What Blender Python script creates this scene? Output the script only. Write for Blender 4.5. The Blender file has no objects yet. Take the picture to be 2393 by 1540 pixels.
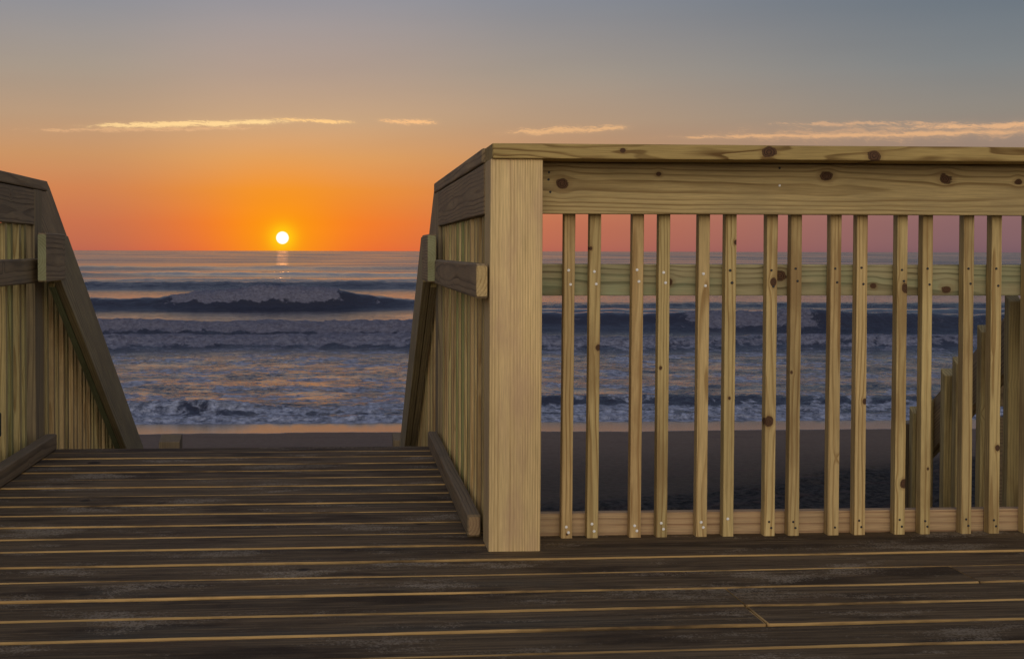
import bpy, bmesh, math, random
import numpy as np
from mathutils import Vector, Matrix
random.seed(7); np.random.seed(7)
R = math.radians
scene = bpy.context.scene
COL = scene.collection

# ------------------------------------------------------------------ camera
CAMH = 0.82
YAW, PITCH, ROLL = R(3.69), R(1.5), R(0.13)
F = 3100.0; W_, H_ = 2393.0, 1540.0; CX, CY = 1000.0, 668.0
_f = Vector((math.sin(YAW)*math.cos(PITCH), math.cos(YAW)*math.cos(PITCH), -math.sin(PITCH)))
_r0 = Vector((math.cos(YAW), -math.sin(YAW), 0)); _u0 = _r0.cross(_f)
_r = _r0*math.cos(ROLL) + _u0*math.sin(ROLL)
_u = _u0*math.cos(ROLL) - _r0*math.sin(ROLL)
CAM = Vector((0, 0, CAMH))
cam_d = bpy.data.cameras.new('camera'); cam = bpy.data.objects.new('camera', cam_d); COL.objects.link(cam)
cam.matrix_world = Matrix(((_r.x, _u.x, -_f.x, 0), (_r.y, _u.y, -_f.y, 0), (_r.z, _u.z, -_f.z, CAMH), (0, 0, 0, 1)))
cam_d.sensor_width = 36; cam_d.lens = 36*F/W_
cam_d.shift_x = (W_/2-CX)/W_; cam_d.shift_y = -(H_/2-CY)/W_
cam_d.clip_start = 0.05; cam_d.clip_end = 60000
scene.camera = cam
def ray(u, v): return _f + _r*((u-CX)/F) - _u*((v-CY)/F)
def atY(u, v, Y): d = ray(u, v); return CAM + d*(Y/d.y)
def lin(c): return tuple((x/255/12.92 if x/255 <= .04045 else ((x/255+.055)/1.055)**2.4) for x in c)

scene.view_settings.view_transform = 'Standard'; scene.view_settings.look = 'None'
scene.view_settings.exposure = 0.0; scene.view_settings.gamma = 1.0
scene.view_settings.use_curve_mapping = False
scene.render.engine = 'CYCLES'

# ------------------------------------------------------------------ node helper
class G:
    def __init__(s, nt): s.nt = nt; s.n = nt.nodes; s.l = nt.links
    def put(s, sock, v):
        if v is None: return
        if isinstance(v, bpy.types.NodeSocket): s.l.new(v, sock)
        else:
            try: sock.default_value = v
            except Exception: sock.default_value = tuple(v)+(1,) if len(v) == 3 else v[:3]
    def m(s, op, a, b=None, c=None, clamp=False):
        n = s.n.new('ShaderNodeMath'); n.operation = op; n.use_clamp = clamp
        for i, v in enumerate((a, b, c)): s.put(n.inputs[i], v)
        return n.outputs[0]
    def v(s, op, a, b=None):
        n = s.n.new('ShaderNodeVectorMath'); n.operation = op
        s.put(n.inputs[0], a)
        if b is not None: s.put(n.inputs[3 if op == 'SCALE' else 1], b)
        return n.outputs[1] if op in ('DOT_PRODUCT', 'LENGTH', 'DISTANCE') else n.outputs[0]
    def mr(s, x, a, b, c=0.0, d=1.0, smooth=True):
        n = s.n.new('ShaderNodeMapRange'); n.interpolation_type = 'SMOOTHSTEP' if smooth else 'LINEAR'
        for i, q in enumerate((x, a, b, c, d)): s.put(n.inputs[i], q)
        return n.outputs[0]
    def mix(s, f, a, b, mode='MIX'):
        n = s.n.new('ShaderNodeMix'); n.data_type = 'RGBA'; n.blend_type = mode; n.clamp_factor = True
        s.put(n.inputs[0], f); s.put(n.inputs[6], a if isinstance(a, bpy.types.NodeSocket) else tuple(a)+(1,))
        s.put(n.inputs[7], b if isinstance(b, bpy.types.NodeSocket) else tuple(b)+(1,))
        return n.outputs[2]
    def xyz(s, x, y, z):
        n = s.n.new('ShaderNodeCombineXYZ')
        for i, q in enumerate((x, y, z)): s.put(n.inputs[i], q)
        return n.outputs[0]
    def sep(s, v):
        n = s.n.new('ShaderNodeSeparateXYZ'); s.l.new(v, n.inputs[0]); return n.outputs
    def noise(s, v, sc, det=3, rough=.5, dist=0):
        n = s.n.new('ShaderNodeTexNoise'); s.l.new(v, n.inputs['Vector'])
        n.inputs['Scale'].default_value = sc; n.inputs['Detail'].default_value = det
        n.inputs['Roughness'].default_value = rough; n.inputs['Distortion'].default_value = dist
        return n.outputs[0]
    def vor(s, v, sc):
        n = s.n.new('ShaderNodeTexVoronoi'); s.l.new(v, n.inputs['Vector']); n.inputs['Scale'].default_value = sc
        return n.outputs['Distance']
    def attr(s, name):
        n = s.n.new('ShaderNodeAttribute'); n.attribute_name = name; return n
    def ramp(s, f, stops):
        n = s.n.new('ShaderNodeValToRGB'); cr = n.color_ramp
        while len(cr.elements) < len(stops): cr.elements.new(.5)
        for e, (p, c) in zip(cr.elements, stops): e.position = p; e.color = tuple(c)+(1,)
        s.put(n.inputs[0], f); return n.outputs[0]
    def bump(s, h, dist, strength=1.0, nrm=None):
        n = s.n.new('ShaderNodeBump'); s.l.new(h, n.inputs['Height'])
        n.inputs['Distance'].default_value = dist; n.inputs['Strength'].default_value = strength
        if nrm is not None: s.l.new(nrm, n.inputs['Normal'])
        return n.outputs[0]

# ------------------------------------------------------------------ sun and sky
sun_dir = ray(660, 556).normalized()          # towards the sun
sun_az = math.atan2(sun_dir.x, sun_dir.y)
sl = bpy.data.lights.new('sun', 'SUN'); so = bpy.data.objects.new('sun', sl); COL.objects.link(so)
so.rotation_euler = (-sun_dir).to_track_quat('-Z', 'Y').to_euler()
sl.energy = 0.002; sl.angle = R(0.5); sl.color = (1.0, 0.36, 0.10)

world = bpy.data.worlds.new('World'); scene.world = world; world.use_nodes = True
nt = world.node_tree; nt.nodes.clear(); g = G(nt)
tc = nt.nodes.new('ShaderNodeTexCoord'); D = g.v('NORMALIZE', tc.outputs['Generated'])
dx, dy, dz = g.sep(D)
el = g.m('MULTIPLY', g.m('ARCSINE', dz), 57.2958)
sx, sy = math.sin(sun_az), math.cos(sun_az)
hx = g.m('SUBTRACT', g.m('MULTIPLY', dx, sy), g.m('MULTIPLY', dy, sx))
hy = g.m('ADD', g.m('MULTIPLY', dx, sx), g.m('MULTIPLY', dy, sy))
az = g.m('MULTIPLY', g.m('ARCTAN2', hx, hy), 57.2958)       # degrees right of the sun
aab = g.m('ABSOLUTE', az)
def skyramp(stops):
    return g.ramp(g.m('POWER', g.m('DIVIDE', g.m('MAXIMUM', el, 0.0), 90.0, clamp=True), 0.5), [((e/90.0)**.5, lin(c)) for e, c in stops])
near = skyramp([(0, (240, 108, 46)), (1.2, (248, 126, 36)), (2.6, (240, 146, 54)), (4, (224, 160, 96)), (5.6, (202, 165, 128)), (7.6, (180, 158, 142)), (11, (148, 148, 156)), (25, (112, 124, 150)), (60, (82, 96, 130)), (90, (74, 88, 122))])
mid = skyramp([(0, (186, 100, 80)), (1.2, (202, 115, 78)), (2.6, (208, 131, 82)), (4, (203, 148, 100)), (5.6, (188, 155, 124)), (7.6, (168, 153, 138)), (11, (138, 142, 152)), (25, (110, 122, 148)), (60, (82, 96, 130)), (90, (74, 88, 122))])
side = skyramp([(0, (118, 90, 98)), (1.2, (136, 101, 102)), (2.6, (146, 112, 106)), (4, (154, 130, 114)), (5.6, (144, 136, 126)), (7.6, (126, 130, 132)), (11, (102, 115, 128)), (25, (92, 106, 132)), (60, (80, 94, 126)), (90, (74, 88, 122))])
sgn = g.mr(az, -3, 4, 0.72, 1.0)
f1 = g.mr(g.m('DIVIDE', aab, sgn), 1.0, 12.0)
f2 = g.mr(az, 5, 31, 0, 1)
f2b = g.mr(az, -14, -60, 0, 1)
sky = g.mix(f1, near, mid)
sky = g.mix(g.m('MAXIMUM', f2, f2b), sky, side)
# glow close to the sun
cosang = g.v('DOT_PRODUCT', D, tuple(sun_dir))
ang = g.m('MULTIPLY', g.m('ARCCOSINE', g.m('MINIMUM', cosang, 0.9999999)), 57.2958)
gl = g.m('POWER', 2.71828, g.m('MULTIPLY', g.m('POWER', g.m('DIVIDE', ang, 2.3), 2.0), -1.0))
sky = g.mix(g.m('MULTIPLY', gl, .8), sky, lin((255, 158, 8)))
gl2 = g.m('POWER', 2.71828, g.m('MULTIPLY', g.m('POWER', g.m('DIVIDE', ang, 0.56), 2.0), -1.0))
sky = g.mix(g.m('MULTIPLY', gl2, .9), sky, lin((255, 214, 20)))
# thin streaks of cirrus: (az, el) in degrees
EL = lambda u, v: math.degrees(math.atan((586.9+(u-1000)*.0023-v)/3100*math.cos(math.atan((u-1000)/3100))))
ZA = lambda u: math.degrees(math.atan((u-1000)/3100)-math.atan((660-1000)/3100))
def cloud(col, u0, v0, u1, v1, th, seed, amp, thr=.50, fx=1.3, fe=7.0, veil=.25):
    """wispy streak running from one bearing/height to another (degrees); thr lower = denser"""
    global sky
    a0, a1, e0, e1 = ZA(u0), ZA(u1), EL(u0, v0), EL(u1, v1)
    wob = g.noise(g.xyz(g.m('MULTIPLY', az, .8), seed, 1.0), 1.0, 3)
    ee = g.m('SUBTRACT', g.m('SUBTRACT', el, e0), g.m('ADD', g.m('MULTIPLY', g.m('SUBTRACT', az, a0), (e1-e0)/(a1-a0)), g.m('MULTIPLY', g.m('SUBTRACT', wob, .5), th*2.2)))
    sh = g.m('ADD', az, g.m('MULTIPLY', ee, 2.2))
    n = g.noise(g.xyz(g.m('MULTIPLY', sh, fx), g.m('MULTIPLY', ee, fe), seed), 1.0, 8, .7, 1.2)
    nf = g.noise(g.xyz(g.m('MULTIPLY', sh, fx*5), g.m('MULTIPLY', ee, fe*3), seed+4), 1.0, 3, .6, .5)
    nl = g.noise(g.xyz(g.m('MULTIPLY', az, .9), g.m('MULTIPLY', ee, 2.5), seed+9), 1.0, 3)
    w = (a1-a0)
    m = g.m('MULTIPLY', g.mr(az, a0, a0+w*.4), g.mr(az, a1, a1-w*.25))
    m = g.m('MULTIPLY', m, g.m('POWER', 2.71828, g.m('MULTIPLY', g.m('POWER', g.m('DIVIDE', g.m('ABSOLUTE', ee), th), 1.6), -1.0)))
    q = g.m('ADD', g.m('ADD', g.m('MULTIPLY', n, .55), g.m('MULTIPLY', nf, .2)), g.m('MULTIPLY', nl, .25))
    c = g.mr(g.m('ADD', q, g.m('MULTIPLY', g.m('SUBTRACT', m, .5), .16)), thr-.05, thr+.09)
    c = g.m('ADD', g.m('MULTIPLY', c, g.mr(m, .03, .45)), g.m('MULTIPLY', m, veil))
    sky = g.mix(g.m('MULTIPLY', c, amp, clamp=True), sky, lin(col))
cloud((236, 184, 134), -80, 305, 700, 299, .10, 5.1, .5, .52, veil=.12)
cloud((255, 214, 150), 120, 296, 740, 284, .105, 1.3, .82, .47, fx=1.8, fe=9)
cloud((255, 205, 138), 600, 276, 850, 290, .075, 2.7, .85, .50, fx=2.2)
cloud((252, 194, 134), 860, 282, 1040, 290, .10, 7.7, .75, .49, fx=2.2)
cloud((242, 188, 132), 1120, 314, 1500, 298, .14, 3.9, .6, .50, fx=1.6)
cloud((236, 182, 130), 1430, 323, 2500, 306, .085, 4.4, .65, .48, fx=1.6)
cloud((238, 184, 134), 1960, 303, 2900, 276, .11, 6.2, .68, .49, fx=1.6)
cloud((226, 176, 132), 1700, 292, 2300, 288, .10, 11.2, .6, .52, fx=1.8, veil=.1)
cloud((222, 172, 128), 1500, 318, 2800, 296, .30, 8.8, .35, .52, veil=.5)
# very faint large-scale unevenness
big = g.noise(g.xyz(g.m('MULTIPLY', az, .06), g.m('MULTIPLY', el, .35), 3.0), 1.0, 3)
sky = g.mix(1.0, sky, g.ramp(big, [(0, (.93, .93, .94)), (1, (1.07, 1.07, 1.06))]), 'MULTIPLY')
# warm lobe added to the sky behind the camera, standing in for a flash
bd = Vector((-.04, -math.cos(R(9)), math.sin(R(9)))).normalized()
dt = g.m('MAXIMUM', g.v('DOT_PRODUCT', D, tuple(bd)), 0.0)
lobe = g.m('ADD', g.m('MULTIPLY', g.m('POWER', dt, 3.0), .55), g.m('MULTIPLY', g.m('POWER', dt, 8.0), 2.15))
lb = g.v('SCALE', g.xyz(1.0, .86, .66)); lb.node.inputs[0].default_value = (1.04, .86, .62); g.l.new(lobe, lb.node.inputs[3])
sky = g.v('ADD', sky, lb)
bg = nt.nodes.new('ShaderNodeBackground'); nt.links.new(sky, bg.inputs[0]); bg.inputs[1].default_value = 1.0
# the disc of the sun itself
disc = g.mr(ang, .290, .225)
bgs = nt.nodes.new('ShaderNodeBackground'); bgs.inputs[0].default_value = (1, .95, .80, 1); bgs.inputs[1].default_value = 1.5
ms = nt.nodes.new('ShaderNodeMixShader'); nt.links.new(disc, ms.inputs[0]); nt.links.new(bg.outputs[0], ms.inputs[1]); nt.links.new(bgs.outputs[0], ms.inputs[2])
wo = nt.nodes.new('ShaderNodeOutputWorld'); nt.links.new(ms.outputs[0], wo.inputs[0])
world.cycles.sampling_method = 'MANUAL'; world.cycles.sample_map_resolution = 2048

# ------------------------------------------------------------------ materials
def newmat(name):
    m = bpy.data.materials.new(name); m.use_nodes = True
    nt = m.node_tree; nt.nodes.clear()
    out = nt.nodes.new('ShaderNodeOutputMaterial'); b = nt.nodes.new('ShaderNodeBsdfPrincipled')
    nt.links.new(b.outputs[0], out.inputs[0]); return m, G(nt), b, out

def wood(name, light, dark, sp=.0085, contrast=.6, knots=(), blotch=(.30, .24, .15), blotch_amt=.35, rnd_knots=True, grey=0.0, greycol=(.16, .14, .12), dist=.02, fib=.25, speck=False):
    m, g, b, out = newmat(name)
    s, t, r = g.sep(g.attr('grain').outputs['Vector'])
    ls, lt, lr = g.sep(g.attr('loc').outputs['Vector'])
    tn = g.sep(g.attr('tone').outputs['Vector'])
    low = g.noise(g.xyz(g.m('MULTIPLY', s, 1.6), g.m('MULTIPLY', t, 9), g.m('MULTIPLY', r, 9)), 1.0, 3, .45)
    kd = None; shift = None
    low2 = g.noise(g.xyz(g.m('MULTIPLY', s, 26), g.m('MULTIPLY', t, 34), g.m('MULTIPLY', r, 34)), 1.0, 3, .5)
    ka = [tuple(k) for k in knots] if knots else [tuple(g.sep(g.attr(an).outputs['Vector'])) for an in ('knot_a', 'knot_b')]
    for (ks, kt, kr) in ka:
        ds = g.m('SUBTRACT', ls, ks); dt_ = g.m('SUBTRACT', lt, kt)
        dn = g.m('DIVIDE', g.m('SQRT', g.m('ADD', g.m('POWER', g.m('MULTIPLY', ds, .8), 2.0), g.m('POWER', dt_, 2.0))), kr)
        ex = g.m('ADD', g.m('POWER', g.m('DIVIDE', g.m('MULTIPLY', ds, .5), kr), 2.0), g.m('POWER', g.m('DIVIDE', g.m('MULTIPLY', dt_, .55), kr), 2.0))
        e = g.m('POWER', 2.71828, g.m('MULTIPLY', ex, -.8))
        sh = g.m('MULTIPLY', g.m('MULTIPLY', dt_, e), -.85)
        shift = sh if shift is None else g.m('ADD', shift, sh)
        kd = dn if kd is None else g.m('MINIMUM', kd, dn)
    tw = g.m('ADD', t, shift)
    rad = g.m('SQRT', g.m('ADD', g.m('MULTIPLY', tw, tw), g.m('MULTIPLY', r, r)))
    rad = g.m('ADD', rad, g.m('MULTIPLY', low, dist))
    if rnd_knots:
        v = g.vor(g.xyz(s, g.m('ADD', t, tn[2]), tn[2]), 4.2)
        dn = g.m('DIVIDE', v, .030)
        e = g.m('POWER', 2.71828, g.m('MULTIPLY', g.m('POWER', g.m('DIVIDE', dn, 2.6), 2.0), -1.0))
        rad = g.m('ADD', rad, g.m('MULTIPLY', e, .022))
        kd = dn if kd is None else g.m('MINIMUM', kd, dn)
    fr = g.m('FRACT', g.m('DIVIDE', rad, sp))
    band = g.m('MULTIPLY', g.mr(fr, .42, .88), g.mr(fr, 1.0, .90))
    bvar = g.noise(g.xyz(g.m('MULTIPLY', s, 2.0), g.m('MULTIPLY', t, 40), g.m('MULTIPLY', r, 40)), 1.0, 2)
    band = g.m('MULTIPLY', band, g.mr(bvar, .3, .7, .45, 1.1))
    col = g.mix(g.m('MULTIPLY', band, contrast), light, dark)
    fibn = g.noise(g.xyz(g.m('MULTIPLY', s, 12), g.m('MULTIPLY', t, 420), g.m('MULTIPLY', r, 420)), 1.0, 4, .6)
    fv = g.mr(fibn, .25, .75, 1-fib, 1+fib, False)
    col = g.mix(1.0, col, g.xyz(fv, fv, fv), 'MULTIPLY')
    bl = g.noise(g.xyz(g.m('MULTIPLY', s, 3.0), g.m('MULTIPLY', t, 11), g.m('MULTIPLY', r, 11)), 1.0, 5, .6)
    col = g.mix(g.m('MULTIPLY', g.mr(bl, .45, .72), blotch_amt), col, blotch)
    bl2 = g.noise(g.xyz(g.m('MULTIPLY', s, 1.3), g.m('MULTIPLY', t, 5), g.m('ADD', r, 4.0)), 1.0, 3)
    q = g.mr(bl2, .3, .7, .86, 1.12)
    col = g.mix(1.0, col, g.xyz(q, q, q), 'MULTIPLY')
    # greenish preservative tint and brightness of this very board
    col = g.mix(tn[1], col, g.mix(1.0, col, (.72, 1.02, .86), 'MULTIPLY'))
    col = g.mix(1.0, col, g.xyz(tn[0], tn[0], tn[0]), 'MULTIPLY')
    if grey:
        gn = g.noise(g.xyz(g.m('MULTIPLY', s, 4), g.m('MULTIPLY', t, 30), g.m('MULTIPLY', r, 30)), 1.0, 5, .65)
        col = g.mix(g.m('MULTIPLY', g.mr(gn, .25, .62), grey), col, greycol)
    if kd is not None:
        kd = g.m('MULTIPLY', kd, g.mr(low2, .3, .7, .80, 1.22))
        halo = g.mr(kd, 2.0, 1.0, 0, .35)
        col = g.mix(halo, col, (.22, .12, .045))
        kr_ = g.m('FRACT', g.m('MULTIPLY', g.m('ADD', kd, g.m('MULTIPLY', fibn, .5)), 3.2))
        kc = g.mix(g.mr(kr_, .2, .9), (.125, .06, .028), (.035, .018, .010))
        kmask = g.mr(g.m('ADD', kd, g.m('MULTIPLY', g.m('SUBTRACT', fibn, .5), .35)), 1.06, .86)
        col = g.mix(kmask, col, kc)
    if speck:
        sn = g.noise(g.xyz(g.m('MULTIPLY', s, 90), g.m('MULTIPLY', t, 200), r), 1.0, 2)
        col = g.mix(g.mr(sn, .70, .76, 0, .7), col, (.09, .05, .03))
    g.l.new(col, b.inputs['Base Color'])
    b.inputs['Roughness'].default_value = .72; b.inputs['Specular IOR Level'].default_value = .25
    h = g.m('ADD', g.m('MULTIPLY', fibn, .6), g.m('MULTIPLY', band, -.35))
    g.l.new(g.bump(h, .0012, .7), b.inputs['Normal'])
    return m

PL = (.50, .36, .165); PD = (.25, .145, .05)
MAT = {}
MAT['baluster'] = wood('pine baluster', (.56, .40, .185), (.27, .15, .05), .010, .8, blotch=(.29, .17, .07), blotch_amt=.7, dist=.035)
MAT['post'] = wood('pine post', (.68, .50, .245), (.38, .24, .10), .0066, .7, rnd_knots=False, dist=.006, blotch=(.46, .29, .19), blotch_amt=.55)
MAT['pine'] = wood('pine board', PL, PD, .010, .6)
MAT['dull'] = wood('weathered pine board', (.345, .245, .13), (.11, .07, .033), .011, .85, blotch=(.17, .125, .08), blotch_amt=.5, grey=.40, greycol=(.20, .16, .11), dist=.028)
MAT['green'] = wood('green treated pine', (.30, .30, .17), (.17, .16, .075), .0095, .55, blotch=(.20, .17, .07), blotch_amt=.5)
MAT['lower'] = wood('bottom rail pine', (.50, .34, .19), (.24, .13, .07), .009, .75, rnd_knots=True, dist=.004)
MAT['edge'] = wood('clean board edge', (.52, .33, .125), (.28, .16, .055), .012, .5, blotch=(.07, .04, .018), blotch_amt=.95, rnd_knots=False)

def deckmat():
    m, g, b, out = newmat('weathered deck top')
    s, t, r = g.sep(g.attr('grain').outputs['Vector']); tn = g.sep(g.attr('tone').outputs['Vector'])
    ls, lt, lr = g.sep(g.attr('loc').outputs['Vector'])
    pos = g.n.new('ShaderNodeNewGeometry').outputs['Position']
    streak = g.noise(g.xyz(g.m('MULTIPLY', s, 3.0), g.m('MULTIPLY', t, 60), tn[2]), 1.0, 6, .65)
    fine = g.noise(g.xyz(g.m('MULTIPLY', s, 26), g.m('MULTIPLY', t, 420), tn[2]), 1.0, 3, .6)
    low = g.noise(g.xyz(g.m('MULTIPLY', s, 1.6), g.m('MULTIPLY', t, 9), g.m('MULTIPLY', r, 9)), 1.0, 3, .45)
    rad = g.m('ADD', g.m('SQRT', g.m('ADD', g.m('MULTIPLY', t, t), g.m('MULTIPLY', r, r))), g.m('MULTIPLY', low, .035))
    fr = g.m('FRACT', g.m('DIVIDE', rad, .012)); band = g.m('MULTIPLY', g.mr(fr, .2, .85), g.mr(fr, 1.0, .88))
    col = g.mix(g.mr(streak, .32, .68), (.072, .045, .021), (.215, .145, .074))
    col = g.mix(g.m('MULTIPLY', band, .45), col, (.026, .018, .011))
    col = g.mix(g.mr(fine, .35, .7, 0, .5), col, (.17, .125, .075))
    bl = g.noise(g.xyz(g.m('MULTIPLY', s, 2.2), g.m('MULTIPLY', t, 9), g.m('MULTIPLY', tn[2], 2)), 1.0, 4, .6)
    col = g.mix(g.mr(bl, .50, .66, 0, .8), col, (.036, .022, .011))
    bl3 = g.noise(g.xyz(g.m('MULTIPLY', s, 1.1), g.m('MULTIPLY', t, 5), g.m('ADD', tn[2], 20)), 1.0, 3, .6)
    col = g.mix(g.mr(bl3, .56, .74, 0, .30), col, (.12, .062, .03))
    col = g.mix(g.mr(bl3, .42, .27, 0, .35), col, (.060, .068, .058))
    # grains of sand lying in patches
    clus = g.noise(g.v('MULTIPLY', pos, (1.0, 2.4, 1)), 2.6, 4, .6)
    gr = g.noise(pos, 170, 2, .7)
    gr2 = g.noise(pos, 60, 4, .8)
    patch = g.mr(clus, .47, .68)
    sandm = g.m('MULTIPLY', g.mr(g.m('ADD', g.m('ADD', g.m('MULTIPLY', gr, .5), g.m('MULTIPLY', gr2, .5)), g.m('MULTIPLY', patch, .16)), .57, .68), g.m('ADD', .22, g.m('MULTIPLY', patch, .45)))
    col = g.mix(sandm, col, (.38, .31, .22))
    v = g.vor(g.xyz(s, g.m('ADD', t, tn[2]), tn[2]), 2.6)
    col = g.mix(g.mr(g.m('ADD', v, g.m('MULTIPLY', fine, .03)), .10, .065, 0, .9), col, (.012, .008, .006))
    q = g.m('MULTIPLY', tn[0], .92); col = g.mix(1.0, col, g.xyz(q, q, q), 'MULTIPLY')
    g.l.new(col, b.inputs['Base Color'])
    b.inputs['Roughness'].default_value = .8; b.inputs['Specular IOR Level'].default_value = .22
    h = g.m('ADD', g.m('ADD', g.m('MULTIPLY', streak, .9), g.m('MULTIPLY', fine, .5)), g.m('MULTIPLY', sandm, .35))
    g.l.new(g.bump(h, .003, .9), b.inputs['Normal'])
    return m
MAT['deck'] = deckmat()

def simple(name, col, rough=.5, metal=0.0, spec=.5):
    m, g, b, out = newmat(name)
    tc = g.n.new('ShaderNodeTexCoord'); n = g.noise(tc.outputs['Object'], 300, 2)
    g.l.new(g.mix(g.mr(n, .3, .7), tuple(c*.8 for c in col), tuple(min(1, c*1.15) for c in col)), b.inputs['Base Color'])
    b.inputs['Roughness'].default_value = rough; b.inputs['Metallic'].default_value = metal
    b.inputs['Specular IOR Level'].default_value = spec; return m
MAT['nail_bright'] = simple('galvanised nail glint', (.85, .84, .82), .55, .0)  # white flash glint painted into the colour of the left heads
MAT['nail_dark'] = simple('dark nail', (.035, .035, .04), .5, .4)
MAT['black'] = simple('black box enamel', (.012, .011, .010), .6)

# ------------------------------------------------------------------ mesh helpers
class MB:
    def __init__(s): s.tc = None; s.v = []; s.f = []; s.mi = []; s.gr = []; s.lo = []; s.to = []; s.k1 = []; s.k2 = []; s.kn = []
    def frame(s, tone, green, tilt=None, rc=None):
        seed = random.random()*40
        tl = random.uniform(-.012, .012) if tilt is None else tilt
        return (seed, random.uniform(-.03, .03) if s.tc is None else s.tc, random.uniform(.02, .06) if rc is None else rc, tl,
                (tone, green, seed))
    def _add(s, pts, faces, o, S, T, Rr, fr, mi=0):
        base = len(s.v); seed, tc, rc, tl, tn = fr
        kk = (list(s.kn)+[(-9, 0, .001)]*2)[:2]; s.k1 += [kk[0]]*len(pts); s.k2 += [kk[1]]*len(pts)
        for p in pts:
            q = p-o; a, b_, c = q.dot(S), q.dot(T), q.dot(Rr)
            s.v.append(tuple(p)); s.lo.append((a, b_, c))
            s.gr.append((a+seed, b_+tc+a*tl, c+rc+a*tl*.6)); s.to.append(tn)
        for f in faces: s.f.append([base+i for i in f])
        if callable(mi): s.mi += [mi(i) for i in range(len(faces))]
        else: s.mi += [mi]*len(faces)
    def board(s, p0, p1, wd, w, h, bev=.003, nseg=1, wob=0.0, tone=None, green=0.0, topmat=None, tilt=None, rc=None, warp=0.0):
        """a beam from p0 to p1 (centre line); wd = direction of its width w, h across"""
        p0 = Vector(p0); p1 = Vector(p1); S = (p1-p0); L = S.length; S.normalize()
        T = Vector(wd); Rr = S.cross(T).normalized(); T2 = T.normalized()
        tone = random.uniform(.9, 1.1) if tone is None else tone
        fr = s.frame(tone, green, tilt, rc)
        def ringpts(c, k, jt, jr):
            a, b_ = w/2, h/2; e = bev; pts = []
            for (sa, sb) in ((1, 1), (-1, 1), (-1, -1), (1, -1)):
                c1 = (sa*(a-e), sb*b_); c2 = (sa*a, sb*(b_-e)); cm = (sa*(a-e*.29), sb*(b_-e*.29))
                tri = [c2, cm, c1] if sa*sb > 0 else [c1, cm, c2]
                for (x, y) in tri: pts.append(c + T2*((x+jt*(1 if x > 0 else -1))*k) + Rr*((y)*k+jr))
            return pts
        secs = [(0, 1-2*bev/max(w, h), 0, 0), (bev, 1, 0, 0)]
        ph = [random.uniform(0, 6.28) for _ in range(4)]
        for i in range(1, nseg):
            x = bev+(L-2*bev)*i/nseg
            jt = wob*(math.sin(x*3.1+ph[0])*.5+math.sin(x*9.7+ph[1])*.3+random.uniform(-.35, .35))
            jr = warp*(math.sin(x*1.3+ph[2])+.4*math.sin(x*3.3+ph[3]))
            secs.append((x, 1, jt, jr))
        secs += [(L-bev, 1, 0, 0), (L, 1-2*bev/max(w, h), 0, 0)]
        pts = []; faces = []
        for (x, k, jt, jr) in secs: pts += ringpts(p0+S*x, k, jt, jr)
        n = 12; ns = len(secs); mis = []
        for i in range(ns-1):
            for j in range(n):
                a = i*n+j; b2 = i*n+(j+1) % n
                faces.append((a, b2, b2+n, a+n))
        faces.append(tuple(reversed(range(n)))); faces.append(tuple(range((ns-1)*n, ns*n)))
        def mi(i):
            if topmat is None: return 0
            f = faces[i]; a, b_, c = pts[f[0]], pts[f[1]], pts[f[2]]
            nr = (b_-a).cross(c-a)
            return 1 if nr.length > 0 and abs(nr.normalized().z) > .97 and (a.z+b_.z+c.z)/3 > (p0.z+p1.z)/2 else 0
        s._add(pts, faces, p0, S, T2, Rr, fr, mi)
        return s
    def box(s, x0, x1, y0, y1, z0, z1, axis='z', **k):
        c = Vector(((x0+x1)/2, (y0+y1)/2, (z0+z1)/2))
        if axis == 'z': return s.board((c.x, c.y, z0), (c.x, c.y, z1), (1, 0, 0), x1-x0, y1-y0, **k)
        if axis == 'x': return s.board((x0, c.y, c.z), (x1, c.y, c.z), (0, 0, 1), z1-z0, y1-y0, **k)
        return s.board((c.x, y0, c.z), (c.x, y1, c.z), (0, 0, 1), z1-z0, x1-x0, **k)
    def slab(s, poly, x0, x1, sdir, bev=.003, tone=1.0, green=0.0):
        """plate: polygon in (y, z), thick from x0 to x1, grain along sdir"""
        bm = bmesh.new(); a = [bm.verts.new((x0, y, z)) for y, z in poly]; b_ = [bm.verts.new((x1, y, z)) for y, z in poly]
        n = len(poly); bm.faces.new(a); bm.faces.new(list(reversed(b_)))
        for i in range(n): bm.faces.new((a[i], b_[i], b_[(i+1) % n], a[(i+1) % n]))
        bmesh.ops.recalc_face_normals(bm, faces=bm.faces)
        bmesh.ops.bevel(bm, geom=list(bm.edges), offset=bev, segments=2, profile=.5, affect='EDGES')
        bm.verts.index_update(); pts = [v.co.copy() for v in bm.verts]; faces = [tuple(v.index for v in f.verts) for f in bm.faces]
        S = Vector((0, sdir[0], sdir[1])).normalized(); Rr = Vector((1, 0, 0)); T = Rr.cross(S)
        s._add(pts, faces, Vector((x0, poly[0][0], poly[0][1])), S, T, Rr, s.frame(tone, green)); bm.free(); return s
    def build(s, name, mats, parent=None, origin=None, recalc=True):
        me = bpy.data.meshes.new(name); o0 = Vector(origin) if origin else Vector((0, 0, 0))
        me.from_pydata([tuple(Vector(v)-o0) for v in s.v], [], s.f)
        for m in (mats if isinstance(mats, (list, tuple)) else [mats]): me.materials.append(m)
        me.polygons.foreach_set('material_index', s.mi)
        for nm, dat in (('grain', s.gr), ('loc', s.lo), ('tone', s.to), ('knot_a', s.k1), ('knot_b', s.k2)):
            at = me.attributes.new(nm, 'FLOAT_VECTOR', 'POINT'); at.data.foreach_set('vector', np.array(dat, 'f').ravel())
        if recalc:
            bm = bmesh.new(); bm.from_mesh(me); bmesh.ops.recalc_face_normals(bm, faces=bm.faces); bm.to_mesh(me); bm.free()
        me.update(); ob = bpy.data.objects.new(name, me); COL.objects.link(ob)
        ob.location = o0
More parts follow.
